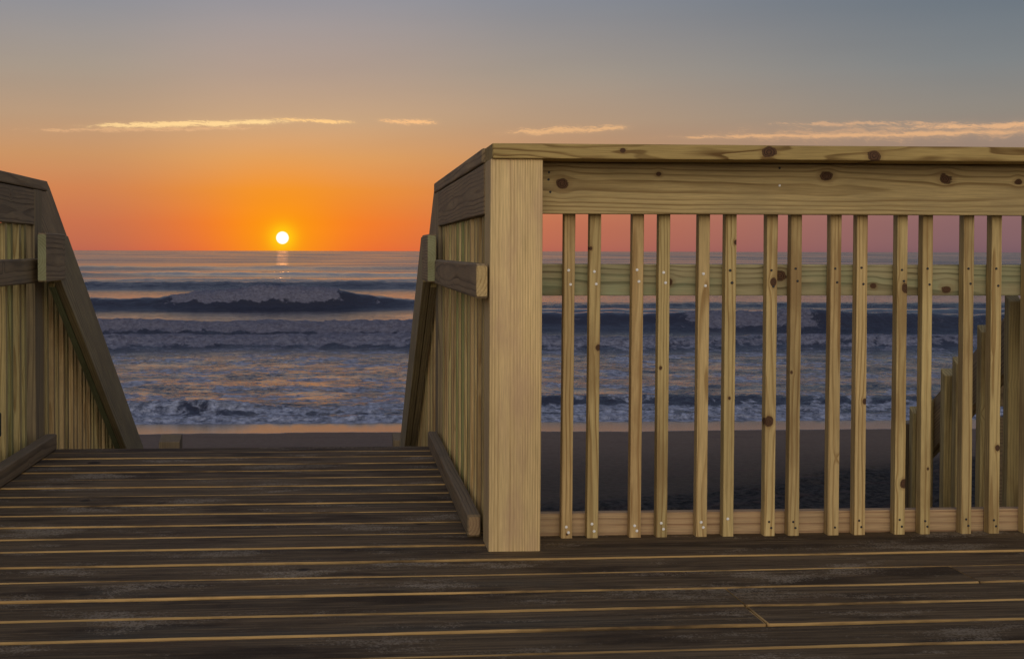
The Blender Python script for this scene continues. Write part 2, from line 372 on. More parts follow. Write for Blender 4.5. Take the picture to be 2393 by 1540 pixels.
        if parent is not None:
            ob.parent = parent; ob.location = o0 - wloc(parent)
        return ob
def wloc(o):
    v = Vector(o.location)
    while o.parent: o = o.parent; v += Vector(o.location)
    return v
def tag(o, label=None, cat=None, group=None, kind=None):
    if label: o['label'] = label
    if cat: o['category'] = cat
    if group: o['group'] = group
    if kind: o['kind'] = kind
    return o
def empty(name, loc, label, cat, group=None):
    o = bpy.data.objects.new(name, None); COL.objects.link(o); o.location = loc; o.empty_display_size = .2
    return tag(o, label, cat, group)
def nail(pos, axis, parent, bright, rad=.0042):
    """nail head, slightly domed disc whose face looks along axis"""
    bm = bmesh.new(); n = 10; ax = Vector(axis); a = ax.orthogonal().normalized(); b_ = ax.cross(a)
    rings = [(rad, -.0015), (rad, .0006), (rad*.7, .0013)]; vs = []
    for rr, h in rings: vs.append([bm.verts.new(Vector(a*math.cos(6.283*i/n)*rr + b_*math.sin(6.283*i/n)*rr + ax*h)) for i in range(n)])
    for k in range(2):
        for i in range(n): bm.faces.new((vs[k][i], vs[k][(i+1) % n], vs[k+1][(i+1) % n], vs[k+1][i]))
    bm.faces.new(vs[2]); bmesh.ops.recalc_face_normals(bm, faces=bm.faces)
    me = bpy.data.meshes.new('nail'); bm.to_mesh(me); bm.free(); me.materials.append(MAT['nail_bright' if bright else 'nail_dark'])
    o = bpy.data.objects.new('nail', me); COL.objects.link(o); o.parent = parent; o.location = Vector(pos)-wloc(parent); return o

def rt(): return random.uniform(.84, 1.12)

# ------------------------------------------------------------------ deck
GAP = .0135
def dslope(Y): return math.tan(R(max(0.0, min(1.5, 1.5*(5.5-Y)/2.6))))
bl = [2.803, 2.963, 3.127, 3.302, 3.465, 3.642, 3.80, 3.966, 4.14, 4.296, 4.46, 4.625, 4.79, 4.95, 5.11, 5.275, 5.425]
b0 = 2.803
while b0 > -1.6: b0 -= .165; bl.insert(0, b0)
bounds = [(y+.258*y*dslope(y)) for y in bl] + [5.565]
mb = MB()
XL, XR = -1.36, .50
joints = {}
def seam(Y0, x): joints.setdefault(Y0, []).append(x)
for i in range(len(bounds)-1):
    ya, yb = bounds[i], bounds[i+1]; yc = (ya+yb)/2; w = yb-ya-GAP*random.uniform(.8, 1.15)
    sl_ = dslope(yc)
    if yc < 3.70: x0, x1 = -5.2, 6.2
    else: x0, x1 = XL, XR
    cuts = []
    if abs(yc-2.98) < .085: cuts = [.935]
    elif abs(yc-2.82) < .085: cuts = []
    elif abs(yc-3.15) < .085: cuts = [1.585]
    elif abs(yc-2.66) < .085: cuts = [.33]
    elif yc < 3.7: cuts = [random.choice([-2.6, 2.9, -3.4, 3.9])]
    xs = [x0]+cuts+[x1]
    for a, b_ in zip(xs[:-1], xs[1:]):
        a2 = a+(.0015 if a != x0 else 0); b2 = b_-(.0015 if b_ != x1 else 0)
        zz = random.uniform(-.0012, .0012)
        mb.board((a2, yc+a2*sl_, -.019+zz), (b2, yc+b2*sl_, -.019+zz), (sl_*-1, 1, 0), w, .038, bev=.0038, nseg=max(4, int((b2-a2)*14)), wob=.0036, topmat=1, tone=random.uniform(.85, 1.2), warp=.0006)
    # wide platform to the right and left of the passage stops at the railing
mbw = mb
for (x0, x1) in ((XR+.012, 6.2), (-5.2, XL-.012)):     # last board in front of the railing
    mb.board((x0, 3.725, -.019), (x1, 3.725, -.019), (0, 1, 0), .135, .038, bev=.0055, nseg=60, wob=.0016, topmat=1, warp=.0006)
deck = mb.build('deck', [MAT['edge'], MAT['deck']], None)
tag(deck, 'dark weathered wooden deck of narrow boards with sand in patches', 'deck', kind='structure')
mj = MB()
for x in (-1.3, -.85, -.42, .0, .45):
    mj.box(x-.019, x+.019, -1.5, 5.52, -.225, -.040, 'y', tone=.8)
for x in (-5.0, -4.3, -3.6, -2.9, -2.2, 1.1, 1.7, 2.3, 2.9, 3.6, 4.3, 5.0, 5.8):
    mj.box(x-.019, x+.019, -1.5, 3.76, -.225, -.040, 'y', tone=.8)
mj.box(-5.2, 6.2, 3.765, 3.80, -.235, -.045, 'x', tone=.8)
mj.build('joist', MAT['dull'], deck)

# ------------------------------------------------------------------ railing in front of the camera, right
PY0, PY1 = 3.585, 3.725
PX0, PX1 = atY(1139, 1290, PY0).x, atY(1261, 1290, PY0).x
PTX0 = atY(1150, 372, PY0).x
RY0, RY1 = 3.700, 3.738
BY0, BY1 = 3.741, 3.775
MY0, MY1 = 3.777, 3.814
XE = 3.05
fr = empty('deck_railing', (PX0, PY0, 0), 'pale new pine railing facing the viewer with paired square balusters, right of the passage', 'railing', 'railings around the deck')
z_cb = atY(1200, 371, PY0).z; z_ct = atY(1150, 335, PY0-.012).z
dxp = (PTX0-PX0)*.55
mbp = MB(); mbp.board(((PX0+PX1)/2-dxp*.9, (PY0+PY1)/2, -2.9), ((PX0+PX1)/2+dxp*1.0, (PY0+PY1)/2, z_cb), (1, 0, 0), PX1-PX0, PY1-PY0, bev=.004, nseg=14, wob=.0006, tone=1.04, tilt=.002, rc=.09)
# correct foot so the base at deck level stays where measured
mbp.build('post', MAT['post'], fr)
def knots_for(pts, Y, x_start, zc): # pixel positions on a face at depth Y -> (s,t,r)
    return [((atY(u, v, Y).x-x_start), (atY(u, v, Y).z-zc), rr) for (u, v, rr) in pts]
capz = (z_cb+z_ct)/2; caph = z_ct-z_cb
kn = [(x, -t, r_) for x, t, r_ in knots_for([(1456, 352, .007), (1797, 356, .0155), (2043, 364, .0165)], PY0-.012, PTX0-.0, capz)]
MAT['cap'] = wood('cap rail pine', (.45, .32, .12), (.15, .08, .022), .0085, 1.0, knots=[(a, -b_, c) for a, b_, c in kn], rnd_knots=False, dist=.085, blotch=(.27, .185, .07))
mbc = MB(); mbc.board((PTX0, PY0-.012+.0925, capz), (XE, PY0-.012+.0925, capz), (0, 0, 1), caph, .185, bev=.003, nseg=20, wob=.0005, tone=1.0, tilt=.004, rc=.02)
mbc.build('cap_rail', MAT['cap'], fr)
zr1 = z_cb-.0015; zr0 = atY(1500, 500.5, RY0).z; zrc = (zr0+zr1)/2
kn = knots_for([(1314, 430, .0150), (1539, 407, .0065), (1932, 412, .0140), (2208, 419, .0150), (2380, 425, .009)], RY0, PX1-.004, zrc)
MAT['rail'] = wood('top rail pine', (.48, .36, .168), (.19, .115, .04), .0092, .78, knots=kn, rnd_knots=False, dist=.018, blotch=(.27, .21, .12), blotch_amt=.35)
mbr = MB(); mbr.tc = -.012; mbr.board((PX1-.004, (RY0+RY1)/2, zrc), (XE, (RY0+RY1)/2, zrc), (0, 0, 1), zr1-zr0, RY1-RY0, bev=.003, nseg=20, wob=.0004, tone=1.06, tilt=.010, rc=.030)
tr = mbr.build('top_rail', MAT['rail'], fr)
for (u, v, br) in ((1283, 403, 0), (1282, 420, 0), (1286, 449, 0), (1822, 393, 0), (1822, 434, 1)): nail(atY(u, v, RY0-.0005), (0, -1, 0), tr, br, .0034)
zm1 = atY(1500, 617.5, MY0).z; zm0 = atY(1500, 691, MY0).z
MAT['mid'] = wood('green tinged middle rail', (.37, .32, .18), (.14, .11, .055), .0085, .95, knots=knots_for([(1562, 658, .012), (1822, 645, .018), (2212, 677, .013), (2040, 668, .009)], MY0, PX1-.02, (zm0+zm1)/2), rnd_knots=False, dist=.03, blotch=(.22, .31, .18), blotch_amt=.5)
MB().board((PX1-.02, (MY0+MY1)/2, (zm0+zm1)/2), (XE, (MY0+MY1)/2, (zm0+zm1)/2), (0, 0, 1), zm1-zm0, MY1-MY0, nseg=20, wob=.0006, tilt=.01, rc=.05, tone=.95).build('middle_rail', MAT['mid'], fr)
zb1 = atY(1500, 1197.5, MY0).z
MB().board((PX1-.02, (MY0+MY1)/2, (zb1-.10)/2), (XE, (MY0+MY1)/2, (zb1-.10)/2), (0, 0, 1), zb1+.10, MY1-MY0, nseg=20, wob=.0004, tilt=.002, rc=.09, tone=1.0).build('bottom_rail', MAT['lower'], fr)
BB = [(1311.3, 25.2), (1371.4, 25.5), (1471.2, 26), (1533.4, 25), (1626.5, 25), (1688.8, 25), (1785.4, 25), (1841.9, 25.2), (1934.4, 25.5), (1995.8, 25.6), (2090.5, 24), (2150.3, 23), (2246.1, 24), (2310.8, 24.3), (2392, 25), (2455, 25), (2552, 25), (2614, 25), (2715, 25)]
BEND = [1264, 1263, 1262, 1261, 1261, 1259, 1258, 1257, 1257, 1255, 1254, 1254, 1253, 1253, 1252, 1252, 1251, 1251, 1250]
nail_hi = [(632, 665), (635, 664), (631, 658), (637, 661), (640, 668), (632, 661), (632, 670), (628, 657), (628, 660), (626, 664), (631, 657), (628, 665), (628, 663), (628, 668)]
nail_lo = [(1231, 1244), (1224, 1241), (1228, 1240), (1222, 1236), (1220, 1232), (1212, None), (1219, 1233), (1219, 1233), (None, 1232), (1216, 1231), (1214, 1230), (1217, 1230), (1213, 1228), (1215, 1229)]
KN = {1: [(1401, 812, .0075), (1384, 581, .005)], 5: [(1722, 566, .006), (1705, 930, .004)], 6: [(1808, 661, .0105), (1797, 985, .013)], 7: [(1850, 870, .004)], 9: [(2021, 938, .006)],
      10: [(2115, 675, .012), (2112, 1130, .010)], 11: [(2168, 1095, .0035)], 13: [(2331, 1047, .0075)], 3: [(1545, 860, .004)], 0: [(1325, 1248, .003)]}
for i, ((u, w), ve) in enumerate(zip(BB, BEND)):
    pb = atY(u, 1250, BY0); pt = atY(u+7.6, 505, BY0); ww = (w+1.6)*BY0/F*1.0
    ze = atY(u, ve, BY0).z; ztop = zr1-.03
    dxz = (pt.x-pb.x)/(pt.z-pb.z)
    p0 = Vector((pb.x+ww/2+dxz*(ze-pb.z), (BY0+BY1)/2, ze)); p1 = Vector((pb.x+ww/2+dxz*(ztop-pb.z), (BY0+BY1)/2, ztop))
    def kp(u_, v_, r_):
        q = atY(u_, v_, BY0); fx = p0.x+dxz*(q.z-ze)
        return (q.z-ze, (q.x-fx), r_)
    m_ = MB(); m_.kn = [kp(*q) for q in KN.get(i, [])]
    m_.board(p0, p1, (1, 0, 0), ww, BY1-BY0, bev=.0028, nseg=18, wob=.0007, tone=random.uniform(.92, 1.12), green=random.uniform(0, .25), tilt=random.uniform(-.01, .01))
    bo = m_.build('baluster', MAT['baluster'], fr, origin=p0)
    if i < 14:
        sh = .5 if i not in (7, 8) else 0
        for k, vv in enumerate(nail_hi[i]):
            uu = u+5.5+(12 if k == 0 else 16.5); nail(atY(uu, vv, BY0-.0006), (0, -1, 0), bo, i < 6 and not (i == 5), .0042 if i < 6 else .0035)
        for k, vv in enumerate(nail_lo[i]):
            if vv: nail(atY(u+(12 if k == 0 else 17), vv, BY0-.0006), (0, -1, 0), bo, i < 6, .0042 if i < 6 else .0033)
# post that ends this run, out of the picture
MB().box(XE-.14, XE, PY0, PY1, -2.9, z_cb, 'z', tone=1.0).build('post', MAT['post'], fr)

# ------------------------------------------------------------------ passage: both sides
ZCT, ZCB = 1.112, 1.070
def side(sgn):
    OFF = -.854
    M = (lambda x: x) if sgn > 0 else (lambda x: OFF-x)
    def X(a, b_, off=None):
        if off is not None and sgn < 0: return (off-max(a, b_), off-min(a, b_))
        p, q = M(a), M(b_); return (min(p, q), max(p, q))
    nm = 'right' if sgn > 0 else 'left'
    if sgn > 0: lab = 'weathered side railing with close balusters running from the large pale post towards the sea'
    else: lab = 'weathered side railing with close balusters and grey end post on the left of the passage'
    e = empty('deck_railing', (M(.4), 3.75, 0), lab, 'railing', 'railings around the deck')
    def box(name, x0, x1, y0, y1, z0, z1, ax, mat, par=e, off=None, **k):
        a, b_ = X(x0, x1, off); return MB().box(a, b_, y0, y1, z0, z1, ax, **k).build(name, MAT[mat], par)
    ystart = PY0 if sgn < 0 else 3.732
    ycap = 3.575+.002 if sgn < 0 else 3.716
    if sgn < 0: box('post', .397, .535, PY0, PY1, -2.9, ZCB, 'z', 'post')
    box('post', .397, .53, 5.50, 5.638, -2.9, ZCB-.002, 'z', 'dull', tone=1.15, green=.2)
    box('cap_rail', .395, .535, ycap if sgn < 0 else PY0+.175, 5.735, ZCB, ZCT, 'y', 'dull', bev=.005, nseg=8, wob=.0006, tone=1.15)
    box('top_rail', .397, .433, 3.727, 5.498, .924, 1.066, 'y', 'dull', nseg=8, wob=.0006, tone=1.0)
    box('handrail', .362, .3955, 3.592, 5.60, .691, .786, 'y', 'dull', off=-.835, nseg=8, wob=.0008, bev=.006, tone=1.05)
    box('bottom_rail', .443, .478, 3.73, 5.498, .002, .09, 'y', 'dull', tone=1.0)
    # paired balusters
    y = 3.765; k = 0
    while y < 5.46:
        a, b_ = X(.408, .441)
        gcol = random.choice([0, 0, .2, .5, 1.0]) if sgn > 0 else random.choice([.3, .5, .8])
        m_ = MB().board(((a+b_)/2, y+.017, -.05), ((a+b_)/2+random.uniform(-.002, .002), y+.017, .922), (1, 0, 0), b_-a, .034, bev=.0028, tone=random.uniform(.85, 1.35), green=gcol)
        m_.build('baluster', MAT['baluster'], e)
        y += .086 if k % 2 == 0 else .130; k += 1
    # ---- stairs side
    SL = .575
    lab = ('steep stair railing with doubled handrail descending to the beach %s' % ('beyond the large pale post' if sgn > 0 else 'at the left edge'))
    s = empty('stair_railing', (M(.4), 5.65, 0), lab, 'railing', 'railings along the beach stairs')
    YE = 8.95
    def slab(name, poly, x0, x1, mat, off=None, **k):
        a, b_ = X(x0, x1, off); return MB().slab(poly, a, b_, (1, -SL), **k).build(name, MAT[mat], s)
    tp = lambda y: 1.112-SL*(y-5.76)
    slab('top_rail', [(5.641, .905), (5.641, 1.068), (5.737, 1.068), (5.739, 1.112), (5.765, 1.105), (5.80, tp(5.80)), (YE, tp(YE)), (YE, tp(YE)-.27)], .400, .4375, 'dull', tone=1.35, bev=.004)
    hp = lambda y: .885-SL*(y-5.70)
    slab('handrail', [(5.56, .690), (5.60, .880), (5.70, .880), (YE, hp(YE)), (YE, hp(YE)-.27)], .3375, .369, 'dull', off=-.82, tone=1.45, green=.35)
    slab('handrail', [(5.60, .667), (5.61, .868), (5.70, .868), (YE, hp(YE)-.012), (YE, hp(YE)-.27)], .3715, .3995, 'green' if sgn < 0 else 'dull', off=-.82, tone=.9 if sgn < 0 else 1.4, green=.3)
    a, b_ = X(.3355, .3605)
    tmp = MB().box(*X(.3335, .3665, -.806), 5.20, 5.555, .697, .886, 'y', bev=.005, tone=1.2)
    tmp.build('handrail_block', MAT['dull'] if sgn < 0 else MAT['dull'], s)
    y = 5.70; k = 0
    while y < YE-.1:
        a, b_ = X(.408, .441)
        zt = tp(y+.017)-.273; zl = min(-.25, tp(y)-1.25)
        MB().board(((a+b_)/2, y, zl), ((a+b_)/2, y, zt), (1, 0, 0), b_-a, .034, bev=.0028, tone=random.uniform(.75, 1.05), green=random.choice([0, 0, .3])).build('baluster', MAT['baluster'], s)
        y += .084 if k % 2 == 0 else .124; k += 1
    # lower newel with a sloping top
    a, b_ = X(.345, .485, -.82); a, b_ = (a, b_) if sgn > 0 else (a+.075, b_+.075); zn = CAMH-.1385*9.02
    MB().slab([(8.97, -2.9), (8.97, zn-.035), (9.10, zn), (9.13, zn-.01), (9.13, -2.9)], a, b_, (0, 1), tone=.6, bev=.006).build('newel_post', MAT['dull'], s)
    # kick board on the deck
    kx0, kx1 = (.357, .396) if sgn > 0 else (.350, .398)
    ky0 = 3.757 if sgn > 0 else 3.74
    a, b_ = X(kx0, kx1, -.82)
    kb = MB().box(a, b_, ky0, 5.52, .003, .067, 'y', bev=.006, nseg=8, wob=.001, tone=.72)
    ko = kb.build('kick_board', MAT['dull'], None, origin=((a+b_)/2, ky0, 0))
    tag(ko, 'low dark kick board lying on the deck %s' % ('beside the large pale post' if sgn > 0 else 'along the left side railing'), 'kick board', 'kick boards edging the passage')
    ko.data.materials.append(MAT['lower'])
    for p in ko.data.polygons:
        if p.normal.y < -.9: p.material_index = 1
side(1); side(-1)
# pale sawn ends of the level handrails and of the blocks
for o in list(COL.objects):
    if o.type == 'MESH' and o.name.split('.')[0] in ('handrail', 'handrail_block'):
        o.data.materials.append(MAT['green' if 'block' in o.name else 'pine'])
        for p in o.data.polygons:
            if p.normal.y < -.9: p.material_index = 1

# second run of front railing, left of the passage (outside the frame)
lf = empty('deck_railing', (-1.4, PY0, 0), 'pale pine railing facing the viewer at the far left of the passage', 'railing', 'railings around the deck')
MB().box(-5.0, -1.357, PY0-.012, PY0+.128, ZCB, ZCT, 'x').build('cap_rail', MAT['pine'], lf)
MB().box(-5.0, -1.357, RY0, RY1, .922, 1.062, 'x').build('top_rail', MAT['pine'], lf)
MB().box(-5.0, -1.30, MY0, MY1, .69, .78, 'x').build('middle_rail', MAT['green'], lf)
MB().box(-5.0, -1.30, MY0, MY1, -.10, .077, 'x').build('bottom_rail', MAT['lower'], lf)
MB().box(-5.0, -4.86, PY0, PY1, -2.9, ZCB, 'z').build('post', MAT['post'], lf)
x = -1.48; k = 0
while x > -4.8:
    MB().box(x-.017, x+.017, BY0, BY1, 0.0, 1.03, 'z', tone=rt()).build('baluster', MAT['baluster'], lf); x -= .072 if k % 2 == 0 else .11; k += 1

# ------------------------------------------------------------------ stairs down to the beach
st = empty('beach_stairs', (-.41, 5.57, -.1), 'wooden stairs dropping from the end of the deck to the sand', 'stairs')
for k in range(12):
    y = 5.60+k*.28; z = -.161*(k+1)
    MB().box(-1.22, .40, y, y+.262, z-.038, z, 'x', tone=rt()).build('tread', MAT['dull'], st)
for x in (-1.26, -.41, .44):
    MB().slab([(5.57, -.22), (5.57, -.05-.02), (9.0, -2.03), (9.0, -2.3)], x-.018, x+.018, (1, -.575)).build('stringer', MAT['dull'], st)

# ------------------------------------------------------------------ stair railing beyond the fence at the right
s2 = empty('stair_railing', (2.1, 4.0, -1), 'darker stair railing seen through the right-hand balusters, stepping down to the left', 'railing', 'railings along the beach stairs')
SX = 2.158
zt2 = lambda y: .553-.63*(y-4.36)
for i, (y, hw, zoff) in enumerate([(3.93, .034, 0), (4.155, .036, .0), (4.34, .036, .005), (4.52, .034, -.004), (4.61, .040, .003), (4.78, .034, 0), (4.87, .034, 0)]):
    zt = zt2(y)+zoff
    MB().slab([(y, zt-1.35), (y, zt-.02), (y+.034, zt+.004), (y+.036, zt-1.35)], SX-.006, SX+hw, (0, 1), tone=random.uniform(1.05, 1.3), green=.3).build('baluster', MAT['baluster'], s2)
MB().slab([(3.85, zt2(3.85)), (3.85, zt2(3.85)-.19), (4.96, zt2(4.96)-.19), (4.96, zt2(4.96))], SX+.040, SX+.078, (1, -.62), tone=1.6).build('top_rail', MAT['dull'], s2)
MB().slab([(3.85, zt2(3.85)-.78), (3.85, zt2(3.85)-.9), (4.96, zt2(4.96)-.9), (4.96, zt2(4.96)-.78)], SX+.040, SX+.078, (1, -.62), tone=.9).build('bottom_rail', MAT['dull'], s2)
for (za, zb) in ((-.415, -.54), (-.578, -.95)):
    MB().box(SX+.09, SX+1.2, 4.50, 4.538, CAMH+zb, CAMH+za, 'x', tone=.9).build('cross_board', MAT['dull'], s2)
MB().box(SX+.0, SX+.09, 4.965, 5.055, -3.0, zt2(5.0)+.01, 'z', tone=.9).build('newel_post', MAT['dull'], s2)
MB().box(SX+.09, SX+.18, 3.86, 3.95, -2.9, .62, 'z', tone=.6).build('post', MAT['dull'], s2)

# ------------------------------------------------------------------ little black box on the left railing
def ebox():
    p = atY(6, 1005, 4.62); x0 = -1.262
    bm = bmesh.new(); bmesh.ops.create_cube(bm, size=1)
    for v in bm.verts: v.co = Vector((v.co.x*.03, v.co.y*.085, v.co.z*.10))
    bmesh.ops.bevel(bm, geom=list(bm.edges), offset=.006, segments=3, affect='EDGES')
    me = bpy.data.meshes.new('electrical_box'); bm.to_mesh(me); me.materials.append(MAT['black'])
    o = bpy.data.objects.new('electrical_box', me); COL.objects.link(o)
    o.location = (x0+.02, 4.80, .195)
    tag(o, 'small black box fixed to the balusters at the left edge above the kick board', 'box')
    bm.free(); bm = bmesh.new(); bmesh.ops.create_cube(bm, size=1)
    for v in bm.verts: v.co = Vector((v.co.x*.006, v.co.y*.07, v.co.z*.085))
    bmesh.ops.bevel(bm, geom=list(bm.edges), offset=.002, segments=2, affect='EDGES')
    me = bpy.data.meshes.new('lid'); bm.to_mesh(me); me.materials.append(MAT['black']); bm.free()
    l = bpy.data.objects.new('lid', me); COL.objects.link(l); l.parent = o; l.location = (.018, 0, 0)
ebox()

# ------------------------------------------------------------------ noise in numpy for sand and sea
def perlin(x, y, seed=0):
    rs = np.random.RandomState(seed); perm = rs.permutation(512); ga = rs.rand(512)*6.2832; gx, gy = np.cos(ga), np.sin(ga)
    xi = np.floor(x).astype(int); yi = np.floor(y).astype(int); xf = x-xi; yf = y-yi
    def gr(ix, iy, fx, fy):
        h = perm[(perm[ix & 511]+iy) & 511]; return gx[h]*fx+gy[h]*fy
    u = xf*xf*xf*(xf*(xf*6-15)+10); v = yf*yf*yf*(yf*(yf*6-15)+10)
    a = gr(xi, yi, xf, yf); b_ = gr(xi+1, yi, xf-1, yf); c = gr(xi, yi+1, xf, yf-1); d = gr(xi+1, yi+1, xf-1, yf-1)
    return (a+(b_-a)*u)*(1-v)+(c+(d-c)*u)*v
def fbm(x, y, oct=4, seed=0, gain=.5):
    s = 0; a = 1.0
    for k in range(oct): s = s+a*perlin(x, y, seed+k); x = x*2.03+7; y = y*2.03+3; a *= gain
    return s
def sst(a, b_, x):
    t = np.clip((x-a)/(b_-a), 0, 1); return t*t*(3-2*t)
def gridmesh(name, X, Y, Z, attrs, mat):
    nr, nc = X.shape; me = bpy.data.meshes.new(name)
    co = np.stack([X, Y, Z], -1).reshape(-1, 3).astype('f')
    me.vertices.add(nr*nc); me.vertices.foreach_set('co', co.ravel())
    i = np.arange(nr-1)[:, None]*nc+np.arange(nc-1)[None, :]
    q = np.stack([i, i+1, i+nc+1, i+nc], -1).reshape(-1, 4)
    me.loops.add(q.size); me.loops.foreach_set('vertex_index', q.ravel().astype('i'))
    me.polygons.add(len(q)); me.polygons.foreach_set('loop_start', (np.arange(len(q))*4).astype('i'))
    me.polygons.foreach_set('use_smooth', np.ones(len(q), bool))
    me.update(calc_edges=True)
    for k, v in attrs.items():
        at = me.attributes.new(k, 'FLOAT', 'POINT'); at.data.foreach_set('value', v.astype('f').ravel())
    me.materials.append(mat); me.validate(); o = bpy.data.objects.new(name, me); COL.objects.link(o); return o

SEA = -3.80
# ------------------------------------------------------------------ sand
def sandmat():
    m, g, b, out = newmat('beach sand')
    pos = g.n.new('ShaderNodeNewGeometry').outputs['Position']; px, py, pz = g.sep(pos)
    n1 = g.noise(pos, .35, 5, .6); n2 = g.noise(pos, 9, 4, .6); n3 = g.noise(pos, 120, 2, .6)
    edge = g.m('ADD', py, g.m('MULTIPLY', g.m('SUBTRACT', n1, .5), 1.2))
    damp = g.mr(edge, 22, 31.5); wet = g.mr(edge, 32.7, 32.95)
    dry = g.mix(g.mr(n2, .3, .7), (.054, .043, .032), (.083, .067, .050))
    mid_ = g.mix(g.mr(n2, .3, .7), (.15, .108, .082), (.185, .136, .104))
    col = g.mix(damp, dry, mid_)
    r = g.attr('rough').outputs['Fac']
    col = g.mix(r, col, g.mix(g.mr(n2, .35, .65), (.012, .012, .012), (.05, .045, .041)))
    band = g.noise(g.v('MULTIPLY', pos, (.5, 3.0, 1)), 1.0, 3)
    col = g.mix(g.mr(band, .5, .75, 0, .35), col, (.10, .06, .055))
    col = g.mix(wet, col, (.045, .034, .032))
    g.l.new(col, b.inputs['Base Color'])
    g.l.new(g.m('SUBTRACT', .85, g.m('MULTIPLY', wet, .66)), b.inputs['Roughness'])
    b.inputs['Specular IOR Level'].default_value = .5
    g.l.new(g.m('ADD', .12, g.m('MULTIPLY', wet, .5)), b.inputs['Specular IOR Level'])
    h = g.m('ADD', g.m('MULTIPLY', n2, .6), g.m('MULTIPLY', n3, .12))
    bn = g.n.new('ShaderNodeBump'); g.l.new(h, bn.inputs['Height']); bn.inputs['Distance'].default_value = .05
    g.l.new(g.m('SUBTRACT', .8, g.m('MULTIPLY', wet, .775)), bn.inputs['Strength'])
    g.l.new(bn.outputs[0], b.inputs['Normal'])
    return m
ys = np.concatenate([np.linspace(-400, -12, 30), np.linspace(-11, 14, 70), np.arange(14.1, 37.5, .075), np.linspace(38, 120, 20)])
xs = np.concatenate([-np.geomspace(2500, 22, 50), np.arange(-21.5, 30, .13), np.geomspace(31, 2500, 50)])
Xs, Ys = np.meshgrid(xs, ys)
prof = np.interp(Ys, [-400, -60, -20, 0, 9, 14, 19, 23, 28, 33, 35.55, 40, 60, 120], [2, -.5, -1.7, -2.2, -2.42, -2.62, -2.95, -3.25, -3.50, -3.70, -3.80, -4.3, -5.5, -8])
inner = 1-sst(60, 200, np.abs(Xs))*.0
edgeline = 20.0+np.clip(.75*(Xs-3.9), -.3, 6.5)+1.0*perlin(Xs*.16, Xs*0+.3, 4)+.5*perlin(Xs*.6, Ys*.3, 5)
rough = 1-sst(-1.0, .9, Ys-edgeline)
Z = prof + rough*(.11*fbm(Xs*.9, Ys*.9, 5, 11, .62)+.08*np.abs(fbm(Xs*2.0, Ys*2.0, 4, 13))) + .018*fbm(Xs*.18, Ys*.3, 3, 21)*(1-sst(31, 33, Ys)) + .012*fbm(Xs*.11, Ys*.11, 2, 25)
Z = Z + (1-sst(-60, -15, Ys))*1.2*(fbm(Xs*.03, Ys*.03, 3, 31)+.3)
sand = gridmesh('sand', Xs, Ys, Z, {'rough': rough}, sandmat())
tag(sand, 'dark smooth beach sand at dusk with rougher sand near the deck', 'sand', kind='structure')

